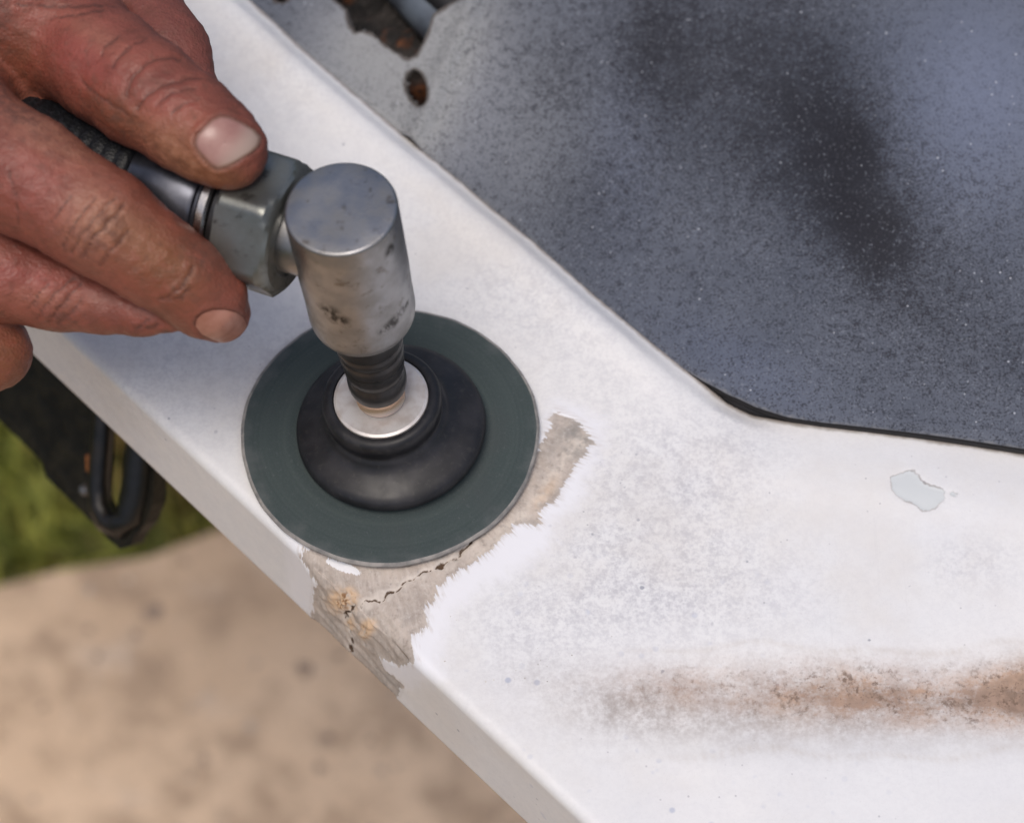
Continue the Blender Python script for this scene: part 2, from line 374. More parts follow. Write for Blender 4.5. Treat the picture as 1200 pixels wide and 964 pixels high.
# dirt and rust-coloured run-off in the channel
g1 = m.math('MULTIPLY', m.fac("grime"), m.rng(m.math('ADD', m.math('MULTIPLY', med, .6), m.math('MULTIPLY', fine, .5)), .26, .80))
c = m.mix(m.math('MINIMUM', g1, .85), c, (.33, .30, .285))
st = m.math('MULTIPLY', m.fac("stain"), m.rng(m.math('ADD', m.math('MULTIPLY', m.noise(170, 6, .7, m.coord((.5, 1, 1))), .75), m.math('MULTIPLY', fine, .35)), .22, .84))
c = m.mix(m.math('MINIMUM', st, .85), c, m.mix(m.rng(m.noise(95, 4), .35, .65), (.47, .285, .175), (.32, .185, .115)))
sk = m.math('MULTIPLY', m.math('MULTIPLY', m.fac("stain"), m.math('ADD', m.rng(m.noise(420, 4, .7), .53, .70), m.math('MULTIPLY', m.rng(m.noise(1100, 3, .7), .54, .66), .45))), .8)
c = m.mix(m.math('MINIMUM', sk, .9), c, (.15, .092, .062))
c = m.mix(m.math('MULTIPLY', m.rng(m.fac('stain'), .9, 2.0), m.rng(med, .3, .62, .25, .85)), c, (.16, .095, .06))
c = m.mix(m.math('MULTIPLY', m.fac('tide'), m.rng(med, .3, .7, .12, .42)), c, (.50, .44, .38))
# freshly sanded clean halo
h = m.math('ADD', m.fac("halo"), m.math('MULTIPLY', m.math('SUBTRACT', streak, .5), .009))
c = m.mix(m.rng(h, -.004, .003), c, (.765, .765, .795))
# bare laminate
ps = m.math('ADD', m.fac("patch"), m.math('MULTIPLY', m.math('SUBTRACT', streak, .5), .0062))
ps = m.math('ADD', ps, m.math('MULTIPLY', m.math('SUBTRACT', streak2, .5), .0045))
pm = m.rng(ps, -.00005, .0003)
lmix = m.n('ShaderNodeMix'); m.put(lmix.inputs[0], m.fac('lipside')); m.put(lmix.inputs[2], m.noise(150, 6, .68, m.coord((1, .75, 1), rot=(0, 0, -.3)))); m.put(lmix.inputs[3], m.noise(330, 6, .72, m.coord((1, 1, .45))))
lam = m.mix(m.rng(lmix.outputs[0], .32, .68), (.53, .455, .395), (.38, .325, .285))
lam = m.mix(m.math('MULTIPLY', m.rng(m.math('ADD', m.math('MULTIPLY', streak2, .5), m.math('MULTIPLY', streak, .5)), .44, .62), .5), lam, (.58, .52, .47))
lam = m.mix(m.math('MULTIPLY', m.rng(m.noise(75, 4), .55, .75), m.math('SUBTRACT', .5, m.math('MULTIPLY', m.fac('lipside'), .35))), lam, (.29, .265, .245))
lam = m.mix(m.math('MULTIPLY', m.math('MINIMUM', m.fac("pgrey"), 1.0), m.rng(m.noise(260, 5, .65), .3, .6)), lam, (.26, .25, .235))
lam = m.mix(m.math('MULTIPLY', m.fac("pvein"), m.rng(m.noise(330, 5, .65), .38, .62)), lam, (.62, .55, .48))
lam = m.mix(m.math('MULTIPLY', m.rng(fine, .5, .75), .5), lam, (.62, .58, .54))
lam = m.mix(m.math('MULTIPLY', m.rng(m.noise(520, 5, .7), .52, .7), .55), lam, (.24, .20, .175))
lam = m.mix(m.math('MULTIPLY', m.rng(m.fac("tan"), .15, .8), m.rng(m.noise(420, 4), .3, .55)), lam, (.62, .44, .29))
lam = m.mix(m.math('MULTIPLY', m.rng(m.fac("tan"), .5, .95), m.rng(m.noise(620, 3), .52, .62)), lam, (.28, .15, .07))
lam = m.mix(m.rng(m.math('ADD', m.fac("smear"), m.math('MULTIPLY', m.math('SUBTRACT', streak2, .5), 1.0)), .5, .62), lam, (.78, .78, .80))
kw = m.math('ADD', m.fac("crack"), m.math('ADD', m.math('MULTIPLY', m.math('SUBTRACT', m.noise(190, 3), .5), .0013), m.math('MULTIPLY', m.math('SUBTRACT', m.noise(900, 2), .5), .0005)))
lam = m.mix(m.rng(kw, .0019, .0005, 0, .55), lam, (.66, .60, .54))
lam = m.mix(m.rng(kw, .00046, .00020), lam, (.085, .052, .032))
c = m.mix(m.math('MULTIPLY', m.rng(ps, -.0022, .0002), m.rng(streak2, .38, .62, .05, .55)), c, (.56, .52, .49))
c = m.mix(pm, c, lam)
# lost paint flake
cm = m.math('ADD', m.fac("chip"), m.math('ADD', m.math('MULTIPLY', m.math('SUBTRACT', med, .5), .0022), m.math('MULTIPLY', m.math('SUBTRACT', fine, .5), .0010)))
c = m.mix(m.rng(cm, 0, .00012), c, (.59, .615, .62))
c = m.mix(m.math('MULTIPLY', m.rng(m.math('ABSOLUTE', cm), .00034, .00008), m.rng(m.noise(130, 2), .35, .6, .15, .75)), c, (.34, .31, .30))
# grime along the panel joint, with the gap's shade painted in
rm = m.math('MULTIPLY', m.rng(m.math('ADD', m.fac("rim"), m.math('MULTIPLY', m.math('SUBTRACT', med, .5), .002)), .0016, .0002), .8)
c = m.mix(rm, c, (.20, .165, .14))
m.col(c)
m.rough(m.mix(pm, m.rng(med, .3, .7, .42, .58), (.85, .85, .85)))
bh = m.math('ADD', m.math('SUBTRACT', m.math('MULTIPLY', fine, .3), m.math('ADD', m.math('MULTIPLY', m.rng(cm, -.00004, .00014), 1.3), m.math('MULTIPLY', pm, .8))), m.math('MULTIPLY', m.math('ADD', m.math('MULTIPLY', m.math('MULTIPLY', streak2, m.math('SUBTRACT', 1.0, m.fac('lipside'))), .8), m.math('MULTIPLY', m.noise(420, 5, .7), 1.6)), pm))
nb = m.bump(bh, .35, .0003); m.bump(m.noise(60, 3), .12, .002, nb)
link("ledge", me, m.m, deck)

# ---- dark sprayed panel
far_px = [(-700, -1500), (0, -1100), (200, -900), (400, -800), (600, -720), (800, -700), (1100, -640), (1400, -560), (1800, -400), (2100, -200), (2500, 100)]
FA = np.array([on_z(x, y)[:2] for x, y in far_px]); fl = np.linspace(0, 1, len(FA))
ls = []; l = 0.0
while l < ial[-1]:
    ls.append(l); l += .0006 if ial[1] + .01 < l < ial[8] else .0012
PLn = np.array(ls); NP = len(PLn)
I3 = smooth_curve(PLn); F3 = np.stack([np.interp(PLn / ial[-1], fl, FA[:, k]) for k in (0, 1)], -1)
bendp = sstep(L_BEND - .03, L_BEND + .012, PLn)[:, None]
dirp = F3 - I3; dl = np.linalg.norm(dirp, axis=1)[:, None]; dirp /= dl
off = np.concatenate([[0, .0002, .0005, .001, .0016, .0024], np.arange(.0035, .065, .0007), np.arange(.065, .16, .0012), np.arange(.16, .42, .008)])[None, :]
PXY = I3[:, None, :] + dirp[:, None, :] * (off[..., None] - .0006 + .0009 * np.exp(-((PLn - L_BEND - .003) / .012) ** 2)[:, None, None])
ez = -.0024 * (1 - bendp) + .0026 * bendp
roll = .0016 * (1 - np.clip(1 - off / .0024, 0, 1) ** 2) ** .5 - .0016
PZ = ez + roll + off * .13 + .010 * sstep(.02, .2, off)
PP = np.concatenate([PXY, PZ[..., None]], -1)
ppx = to_px(PP)
crs = line_dist(ppx, [(470, 190), (496, 140), (515, 95), (545, 30), (565, -60), (600, -200)])           # raised crease beside the holes
PZ = PZ + .0022 * np.exp(-(crs / 13) ** 2) - .0012 * np.exp(-((line_dist(ppx, [(380, 30), (430, 75), (470, 115)])) / 30) ** 2)
PP[..., 2] = PZ; ppx = to_px(PP)
big_hole = [(380, -14), (393, 0), (406, 11), (409, 28), (416, 38), (424, 36), (436, 38), (444, 47), (459, 58), (478, 69), (488, 64), (495, 51), (502, 34), (507, 17), (520, 8), (535, 0), (560, -20), (520, -90), (430, -90)]
th = np.linspace(0, 2 * math.pi, 24, endpoint=False)
small_hole = [(487.5 + 12 * math.cos(a) + 3.5 * -math.sin(a), 103 - 21 * math.sin(a) * (1 + .12 * math.cos(a))) for a in th]
tiny_hole = [(323, -6), (334, -6), (337, 0), (331, 3), (322, 1)]
holes = [big_hole, small_hole, tiny_hole]
def dens(pl, n=8):
    out = []
    for a, b in zip(pl, pl[1:] + pl[:1]):
        for k in range(n): out.append(np.array(a) + (np.array(b) - np.array(a)) * k / n)
    return np.array(out)
inside = np.zeros(ppx.shape[:2], bool)
for hpoly in holes: inside |= poly_sd(ppx, hpoly) > 0
npv = off.shape[1]; PF = grid_faces(NP, npv); insf = inside.ravel()
cnt = insf[PF].sum(1); keep = PF[cnt < 4]; kcnt = cnt[cnt < 4]
# pull the inside corners of the border cells out onto the hole outline
uppx = ppx.reshape(-1, 2); VV = PP.reshape(-1, 3).copy()
used = np.unique(keep[cnt[cnt < 4] > 0]); used = used[insf[used]]
for vi in used:
    best = None
    for hpoly in holes:
        dd = dens(hpoly, 12); k = np.argmin(((dd - uppx[vi]) ** 2).sum(1)); q = ((dd[k] - uppx[vi]) ** 2).sum()
        if best is None or q < best[0]: best = (q, dd[k])
    n0 = on_z(best[1][0], best[1][1], VV[vi, 2]); VV[vi, :2] = n0[:2]
def qarea(q):
    a, b, c_, d = (VV[q[:, k], :2] for k in range(4)); e, f = c_ - a, d - b
    return .5 * (e[:, 0] * f[:, 1] - e[:, 1] * f[:, 0])
ar = qarea(keep); sg_ = np.sign(np.median(ar))
keep = keep[(kcnt == 0) | (ar * sg_ > 4e-8)]
me = quads_np("panel", VV, keep)
bp = ppx
dark = .66 * blob(985, 185, 50, 85, .1, bp) + .66 * blob(1025, 275, 48, 62, -.2, bp) + .36 * blob(1000, 215, 115, 140, -.2, bp) + .2 * blob(800, 70, 130, 150, 0, bp) + .32 * blob(770, 40, 50, 90, 0, bp) + .40 * blob(690, 240, 60, 60, 0, bp) + .3 * blob(940, 60, 70, 110, 0, bp) + .45 * blob(840, 60, 170, 130, 0, bp) \
    + .45 * blob(1090, 350, 110, 110, 0, bp) + .3 * blob(1180, 420, 60, 60, 0, bp) + .3 * blob(900, 190, 110, 90, 0, bp) + .25 * blob(640, 90, 50, 60, 0, bp)
light = .8 * blob(1150, 110, 110, 130, 0, bp) + .5 * blob(520, 120, 80, 100, .6, bp) + .6 * blob(420, 60, 60, 70, 0, bp) + .35 * blob(870, 430, 110, 40, .5, bp) + .5 * blob(730, 180, 40, 90, 0, bp) * .5  # upper right blob paints a bluish reflection into the panel colour
grain = 1 - .75 * blob(1150, 60, 130, 160, 0, bp) - .7 * blob(440, 60, 90, 90, 0, bp)
edgew = np.broadcast_to(off, ppx.shape[:2])
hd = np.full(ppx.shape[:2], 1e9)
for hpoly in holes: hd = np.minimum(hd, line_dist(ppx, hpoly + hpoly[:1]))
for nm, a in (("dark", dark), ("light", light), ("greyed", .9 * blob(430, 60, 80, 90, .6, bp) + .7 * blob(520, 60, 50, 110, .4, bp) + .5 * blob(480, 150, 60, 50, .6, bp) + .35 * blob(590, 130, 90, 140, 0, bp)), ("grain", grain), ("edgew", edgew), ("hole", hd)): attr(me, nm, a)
m = Mat("sprayed_primer", .6, 0, .2)
n1 = m.noise(1700, 3, .6); n2 = m.noise(420, 4, .6); n3 = m.noise(24, 5, .6); n4 = m.noise(90, 4)
base_c = m.mix(m.rng(n3, .3, .7), (.080, .091, .118), (.115, .128, .160))
base_c = m.mix(m.math('MULTIPLY', m.fac("light"), .7), base_c, (.175, .205, .30))
base_c = m.mix(m.math('MINIMUM', m.fac("greyed"), .9), base_c, (.31, .315, .315))
dk = m.math('ADD', m.math('MULTIPLY', m.fac("dark"), m.rng(n4, .25, .75, .82, 1.12)), m.math('MULTIPLY', m.math('SUBTRACT', n3, .5), .45))
dk = m.math('ADD', dk, m.math('ADD', m.math('MULTIPLY', m.math('SUBTRACT', n1, .5), 1.5), m.math('MULTIPLY', m.math('SUBTRACT', n2, .5), .7)))
base_c = m.mix(m.math('MULTIPLY', m.rng(dk, -.05, 1.22), .96), base_c, (.010, .010, .014))
sp1 = m.math('MULTIPLY', m.rng(m.math('ADD', m.math('ADD', m.math('MULTIPLY', n1, .7), m.math('MULTIPLY', n2, .3)), m.math('MULTIPLY', dk, .04)), .50, .62), m.fac("grain"))
base_c = m.mix(m.math('MULTIPLY', sp1, .72), base_c, (.026, .027, .036))
sp2 = m.math('MULTIPLY', m.rng(m.noise(1150, 4, .65, m.coord(loc=(3, 2, 1))), .57, .69), m.fac("grain"))
base_c = m.mix(m.math('MULTIPLY', sp2, .40), base_c, (.28, .30, .345))
fl1 = m.math('MULTIPLY', m.rng(m.voro(420, m.coord(loc=(.3, 0, 0))), .15, .06), m.rng(m.noise(170, 2), .56, .62))
base_c = m.mix(m.math('MULTIPLY', fl1, .75), base_c, (.55, .57, .62))
base_c = m.mix(m.rng(m.math('ADD', m.fac("edgew"), m.math('MULTIPLY', n2, .002)), .0019, .0006), base_c, (.21, .21, .22))
base_c = m.mix(m.rng(m.fac("edgew"), .00022, .0001), base_c, (.015, .014, .014))  # outermost rim painted near black, as if shaded in the joint
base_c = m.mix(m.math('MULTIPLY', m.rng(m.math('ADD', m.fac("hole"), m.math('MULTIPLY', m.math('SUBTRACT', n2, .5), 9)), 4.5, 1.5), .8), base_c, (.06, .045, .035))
m.col(base_c); m.rough(m.rng(n1, .3, .7, .55, .75))
nb = m.bump(n1, .5, .0003); m.bump(n2, .15, .0006, nb)
pan = link("panel", me, m.m, deck)
so = pan.modifiers.new("thickness", 'SOLIDIFY'); so.thickness = .0017; so.offset = -1
es = pan.modifiers.new('crisp', 'EDGE_SPLIT'); es.split_angle = math.radians(45)

# black bead added in the joint, giving the open gap its shade
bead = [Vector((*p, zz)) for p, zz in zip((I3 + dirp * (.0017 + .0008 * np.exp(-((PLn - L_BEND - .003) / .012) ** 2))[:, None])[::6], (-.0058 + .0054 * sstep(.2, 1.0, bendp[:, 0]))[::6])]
def tube(name, pts, rad, mat, parent, n=16, flat=1.0):
    pts = [Vector(p) for p in pts]; V = []
    for i_, p in enumerate(pts):
        d = (pts[min(i_ + 1, len(pts) - 1)] - pts[max(i_ - 1, 0)]).normalized(); R = frame(d, (0, 0, 1) if abs(d.z) < .9 else (1, 0, 0))
        r = rad[i_] if isinstance(rad, (list, tuple)) else rad
        for k in range(n):
            a = 2 * math.pi * k / n; V.append(tuple(p + R @ Vector((r * flat * math.cos(a), r * math.sin(a), 0))))
    F = [[i_ * n + k, i_ * n + (k + 1) % n, (i_ + 1) * n + (k + 1) % n, (i_ + 1) * n + k] for i_ in range(len(pts) - 1) for k in range(n)]
    F += [list(range(n))[::-1], [(len(pts) - 1) * n + k for k in range(n)]]
    return link(name, mesh_np(name, V, F), mat, parent, True, 50)
m = Mat("gap_shade_black", .6); m.col((.010, .009, .010))
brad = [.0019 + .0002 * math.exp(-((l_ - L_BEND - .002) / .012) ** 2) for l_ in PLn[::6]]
tube("joint_shade_bead", bead, brad, m.m, deck, 10)
under = [Vector((*p, zz)) for p, zz in zip((I3 + dirp * .0034)[::6], (-.0105 + .0058 * sstep(.0, .6, bendp[:, 0]))[::6])]  # lower black tube, added behind the bead to keep the gap dark
tube("joint_shade_backing", under, .0036, m.m, deck, 10)

# what shows through the holes: rusty frame, grey-blue strap, black edge
m = Mat("rusty_liner", .8)
r1 = m.noise(170, 5, .7, m.coord((.5, 1.3, 1), rot=(0, 0, .7))); c = m.mix(m.rng(r1, .35, .65), (.006, .0055, .006), (.034, .029, .027))
c = m.mix(m.rng(m.noise(75, 3), .50, .64), c, (.12, .04, .012)); m.col(c); m.bump(r1, .8, .004)
hc = on_z(462, 25, -.012); nx = 110
gx, gy = np.meshgrid(np.linspace(-.05, .05, nx), np.linspace(-.06, .06, nx), indexing='ij')
gz = -.020 + .003 * np.sin(gx * 210 + gy * 160) * np.sin(gy * 190) + .0012 * np.sin(gx * 700 - gy * 640) + gy * .15
fv = np.stack([gx + hc[0] + .006, gy + hc[1] + .004, gz], -1).reshape(-1, 3); fme = quads_np("inner_frame", fv, grid_faces(nx, nx))
rs = on_z(490, 100, -.02); attr(fme, "rusty", np.exp(-(((fv[:, :2] - rs[:2]) / [.0022, .0026]) ** 2).sum(1)))
m.col(m.mix(m.math('MULTIPLY', m.fac("rusty"), m.rng(m.noise(330, 4), .3, .6)), c, (.42, .13, .03)))
link("inner_frame", fme, m.m, deck)
m = Mat("grey_blue_plastic", .45); m.col(m.mix(m.rng(m.noise(120, 4), .35, .7), (.11, .135, .17), (.055, .065, .085)))
tube("hose", [on_z(560, 76, -.013), on_z(522, 34, -.013), on_z(485, -6, -.013), on_z(440, -55, -.013)], .0068, m.m, deck)
m = Mat("black_rubber_seal", .6); m.col((.012, .012, .014))
tube("seal", [on_z(560, 28, -.006), on_z(535, 10, -.006), on_z(510, -12, -.006), on_z(470, -45, -.006)], .0046, m.m, deck)

# ================================================================== TRAILER BRACKET
brk = thing("trailer_bracket", "black rusty steel trailer bracket with a slotted end below the deck edge", "bracket")
BP0 = E3 - N3 * .012 + np.array([0, 0, -.10])
BN = (N3 * .80 + np.array([0, 0, .6])); BN /= np.linalg.norm(BN)
bx = Vector(T3); bz = Vector(np.cross(T3, BN)).normalized()
if bz.z < 0: bz = -bz
def bpl(px, py):
    p = Vector(on_plane(px, py, BP0, BN)) - Vector(BP0); return (p.dot(bx), p.dot(bz))
outl = [(-420, 40), (-200, 270), (0, 484), (30, 512), (58, 540), (62, 557), (82, 576), (112, 606), (136, 630), (148, 641), (160, 638), (166, 626), (178, 612), (186, 590), (188, 560), (196, 500), (205, 430), (60, 280), (-250, -60)]
slot = [(127, 505), (125, 545), (124, 585), (132, 600), (142, 606), (150, 600), (156, 590), (160, 560), (162, 510), (158, 490), (132, 490)]
bm = bmesh.new()
def ring(pl, z): return [bm.verts.new(Vector(BP0) + bx * u + bz * v + Vector(BN) * z) for u, v in (bpl(*q) for q in pl)]
from mathutils.geometry import tessellate_polygon
polys = [[Vector((*bpl(*q), 0)) for q in outl], [Vector((*bpl(*q), 0)) for q in slot]]
tris = tessellate_polygon(polys)
for z, flip in ((.003, False), (-.003, True)):
    vs = ring(outl, z) + ring(slot, z)
    for t in tris:
        try: bm.faces.new([vs[k] for k in (t[::-1] if flip else t)])
        except ValueError: pass
    if not flip: top_r = vs
    else: bot_r = vs
no = len(outl); ns = len(slot)
for k in range(no): bm.faces.new([top_r[k], bot_r[k], bot_r[(k + 1) % no], top_r[(k + 1) % no]])
for k in range(ns): bm.faces.new([top_r[no + k], bot_r[no + k], bot_r[no + (k + 1) % ns], top_r[no + (k + 1) % ns]])
bmesh.ops.recalc_face_normals(bm, faces=bm.faces)
me = bpy.data.meshes.new("plate"); bm.to_mesh(me); bm.free()
m = Mat("old_black_paint", .5, 0, .2)
n1 = m.noise(160, 5, .65); c = m.mix(m.rng(n1, .35, .7), (.006, .006, .005), (.022, .019, .012))
c = m.mix(m.rng(m.noise(48, 3, .5, m.coord(loc=(1.3, 0, 0))), .72, .8), c, (.30, .10, .025)); m.col(c); m.bump(n1, .7, .002)
pl = link("plate", me, m.m, brk, smooth=False)
bv = pl.modifiers.new("edge", 'BEVEL'); bv.width = .0012; bv.segments = 2
def bp3(px, py, z): u, v = bpl(px, py); return Vector(BP0) + bx * u + bz * v + Vector(BN) * z
lm = Mat("black_rod", .34, 0, .4); lm.col(lm.mix(lm.rng(lm.noise(90, 4), .4, .7), (.007, .007, .007), (.022, .017, .012))); lm.bump(lm.noise(200, 3), .4, .001)
tube("rod_loop", [bp3(132, 440, .004), bp3(132, 480, .004), bp3(129, 520, .004), bp3(126, 560, .004), bp3(127, 588, .004), bp3(136, 607, .004), bp3(150, 612, .004), bp3(163, 600, .004), bp3(169, 570, .004), bp3(173, 530, .004), bp3(180, 480, .004), bp3(188, 430, .004)],
     [.0032, .0032, .0032, .0032, .0033, .0036, .004, .0042, .0042, .0042, .004, .004], lm.m, brk)
rm_ = Mat("orange_rust", .8); rm_.col(rm_.mix(rm_.rng(rm_.noise(400, 4), .35, .65), (.45, .15, .03), (.12, .04, .015)))
def scab(name, px, py, rx, ry):
    n = 22; V = [bp3(px, py, .0042)] ; F = []
    for k in range(n):
        a = 2 * math.pi * k / n; q = 1 + .22 * math.sin(3 * a + px) + .12 * math.sin(7 * a)
        V.append(bp3(px + rx * q * math.cos(a), py + ry * q * math.sin(a), .0031))
    F = [[0, 1 + k, 1 + (k + 1) % n] for k in range(n)]
    link(name, mesh_np(name, [tuple(v) for v in V], F), rm_.m, brk)
scab("rust_scab", 116, 545, 7, 18); scab("rust_scab", 136, 612, 11, 6)
bt = Mat("worn_steel", .4, .9); bt.col((.25, .25, .26))
R = frame(BN); lathe("rivet", [(0, .0022), (.0010, .002), (.0017, .0012), (.002, 0)], R, bp3(109, 571, .003), bt.m, brk, 20)

# ================================================================== ANGLE GRINDER
AX = np.array([-.0725, 0.004, 1.0]); AX /= np.linalg.norm(AX)
gr = thing("angle_grinder", "silver right angle air grinder with a dark green sanding disc pressed on the white ledge", "grinder")
MA = frame(AX); G0 = np.array([0.0, 0.0, 0.0])
def gpt(h): return G0 + AX * h

# -- materials
m = Mat("sanding_abrasive", .82, 0, .25)
loc = m.n("ShaderNodeVectorMath", operation='LENGTH'); sep = m.n("ShaderNodeSeparateXYZ"); m.t.links.new(m.tc.outputs["Object"], sep.inputs[0])
cmb = m.n("ShaderNodeCombineXYZ"); m.t.links.new(sep.outputs[0], cmb.inputs[0]); m.t.links.new(sep.outputs[1], cmb.inputs[1]); m.t.links.new(cmb.outputs[0], loc.inputs[0])
cr = m.n("ShaderNodeCombineXYZ"); m.put(cr.inputs[0], m.math('MULTIPLY', loc.outputs["Value"], 1.0))
ringn = m.noise(420, 4, .6, cr.outputs[0]); gr1 = m.noise(2400, 2)
c = m.mix(m.rng(ringn, .3, .7), (.041, .056, .057), (.055, .072, .070)); c = m.mix(m.math('MULTIPLY', m.rng(gr1, .45, .7), .35), c, (.075, .09, .09))
c = m.mix(m.math('MULTIPLY', m.rng(m.noise(60, 3), .5, .75), .3), c, (.06, .065, .066)); c = m.mix(m.math('MULTIPLY', m.rng(m.math('ADD', loc.outputs['Value'], m.math('MULTIPLY', m.math('SUBTRACT', m.noise(130, 4), .5), .016)), .034, .0400), .28), c, (.16, .165, .165))
c = m.mix(m.math('MULTIPLY', m.rng(m.noise(900, 4, .7), .60, .75), .4), c, (.14, .15, .15))
m.col(c); m.bump(gr1, .35, .0002); M_DISC = m.m
m = Mat("disc_backing", .8); m.col(m.mix(m.rng(m.noise(300, 3), .3, .7), (.30, .28, .26), (.16, .155, .15))); M_DRIM = m.m
m = Mat("black_rubber", .48, 0, .4); c = m.mix(m.rng(m.noise(150, 4), .35, .7), (.010, .010, .012), (.022, .021, .024)); c = m.mix(m.math('MULTIPLY', m.rng(m.noise(700, 3), .55, .75), .3), c, (.06, .055, .05)); m.col(c)
m.rough(m.rng(m.noise(90, 3), .3, .7, .38, .58)); M_RUB = m.m
def steel(name, ca, cb, smudge, rough, sscale=300):
    m = Mat(name, rough, 1.0)
    c = m.mix(m.rng(m.noise(95, 5, .6), .35, .68), ca, cb); c = m.mix(m.math('MULTIPLY', m.rng(m.noise(260, 5, .65, m.coord(loc=(2, 0, 0))), .56, .70), .75), c, smudge)
    m.col(c); m.rough(m.rng(m.noise(190, 4), .3, .7, rough - .06, rough + .12)); m.bump(m.noise(1300, 4, .6), .16, .0003); return m
M_HEADo = steel("brushed_head", (.33, .33, .34), (.27, .265, .26), (.14, .12, .10), .40)
M_HEAD = M_HEADo.m
_nut = steel("dull_nut", (.225, .232, .215), (.165, .17, .158), (.07, .068, .06), .38); _nut.b.inputs['Metallic'].default_value = .85; M_NUT = _nut.m
M_RING = steel("polished_ring", (.55, .53, .50), (.42, .40, .38), (.2, .18, .16), .22).m
M_HUB = Mat("hub_washer", .4, .25); M_HUB.col(M_HUB.mix(M_HUB.rng(M_HUB.noise(240, 4), .35, .7), (.60, .575, .56), (.47, .42, .39))); M_HUB = M_HUB.m
M_BRASS = Mat('coppery_nut', .25, .9); M_BRASS.col((.78, .55, .40)); M_BRASS = M_BRASS.m
m = Mat("dark_collar", .34, .55); m.col(m.mix(m.rng(m.noise(120, 4), .35, .7), (.022, .022, .024), (.050, .046, .045))); M_COL = m.m
m = Mat('blued_sleeve', .28, .8); m.col(m.mix(m.rng(m.noise(140, 4), .35, .7), (.10, .105, .125), (.055, .058, .072))); M_SLV = m.m
m = Mat("grip_rubber", .5, 0, .35); m.col(m.mix(m.rng(m.noise(900, 3), .45, .7), (.004, .0045, .006), (.013, .014, .018)))
m.bump(m.voro(1500), .35, .0004); M_GRIP = m.m

# -- sanding disc: thin flexible disc, lying on the deck, its rim lightly worn and dished
RD = .0383
n_th, rad = 180, np.concatenate([np.linspace(.004, RD - .0008, 34), [RD - .0003, RD, RD, RD - .0003], np.linspace(RD - .001, .004, 6)])
V = np.zeros((n_th, len(rad), 3))
for k in range(n_th):
    th_ = 2 * math.pi * k / n_th
    wv = .00030 * math.sin(3 * th_ + 1) + .00012 * math.sin(7 * th_) + .00004 * math.sin(17 * th_ + 2) + .00004 * math.sin(29 * th_)
    for j, r in enumerate(rad):
        rr = r + wv * (r / RD) ** 3; x, y = rr * math.cos(th_), rr * math.sin(th_)
        zt = .0030 if j < 34 else (.00285, .0025, .0022, .0019)[j - 34] if j < 38 else .0018
        V[k, j] = (x, y, zt + .012 * x + .00025 * math.sin(2 * th_ + .7) * (r / RD) ** 2 - .0004 * (r / RD) ** 3)
me = quads_np("sanding_disc", V.reshape(-1, 3), grid_faces(n_th, len(rad), True))
o = link("sanding_disc", me, M_DISC, gr, True, 40); me.materials.append(M_DRIM)
mi = np.zeros(len(me.polygons), np.int32); jj = np.tile(np.arange(len(rad) - 1), n_th)
mi[jj >= 33] = 1; me.polygons.foreach_set("material_index", mi)

# -- backing pad (stepped rubber boss)
pad_prof = [(.0, .0032), (.0225, .0034), (.0240, .0040), (.0245, .0050), (.0243, .0062), (.0236, .0072), (.0222, .0080), (.0200, .0088), (.0178, .0097), (.0165, .0106), (.0158, .0116), (.0154, .0124),
            (.0150, .0127), (.0147, .0133), (.0148, .0144), (.0152, .0158), (.0153, .0172), (.0150, .0184), (.0146, .0191), (.0139, .0196), (.0128, .0197), (.0123, .0195), (.0121, .0188), (.0, .0186)]
po = lathe("backing_pad", pad_prof, MA, gpt(.0006), M_RUB, gr, 120, 50)
for v in po.data.vertices: v.co.x += .0017 * max(0, 1 - v.co.z / .015); v.co.y -= .0003 * max(0, 1 - v.co.z / .015)
lathe("hub_washer", [(0, .0190), (.0040, .0190), (.0068, .0190), (.0074, .0193), (.0100, .0195), (.0112, .0197), (.0119, .0194), (.0120, .0186), (0, .0180)], MA, gpt(.0006), M_HUB, gr, 96, 30)
def hexr(R_, flat_): 
    def f(th_, r, z): 
        a = (th_ % (math.pi / 3)) - math.pi / 6; return min(r, flat_ / math.cos(a))
    return f
lathe("hub_nut", [(0, .0240), (.0042, .0240), (.0047, .0235), (.0048, .0222), (.0054, .0206), (.0062, .0197), (0, .0192)], MA, gpt(.0006), M_BRASS, gr, 96, 25)
# -- spindle collar
lathe("spindle_collar", [(0, .0236), (.0048, .0236), (.0062, .0240), (.0070, .0250), (.0074, .0268), (.0074, .0296), (.0071, .0309), (.0069, .0317), (.0071, .0326), (.0074, .0336), (.0076, .0350), (.0076, .0366), (.0073, .0372), (.0074, .0378),
                         (.0079, .0386), (.0080, .0400), (.0081, .0420), (.0079, .0426), (.0080, .0432), (.0083, .0442), (.0084, .0462), (.0082, .0468), (.0083, .0474), (.0085, .0486), (.0085, .0560), (0, .0560)], MA, gpt(.001), M_COL, gr, 96, 25)
# -- head: leaning barrel with a rounded lower end and flat cap
RH = .0131
head_prof = [(0, .0560), (.0085, .0560), (.0094, .0562), (.0103, .0567), (.0113, .0572), (.0121, .0580), (.0126, .0592), (.0129, .0612), (RH - .0002, .070), (RH, .078), (RH, .1013), (RH - .00015, .1018), (RH - .0004, .1021), (RH - .0008, .1022), (RH * .6, .1022), (0, .1022)]
hd_o = lathe("angle_head", head_prof, MA, gpt(0), M_HEAD, gr, 128, 40)
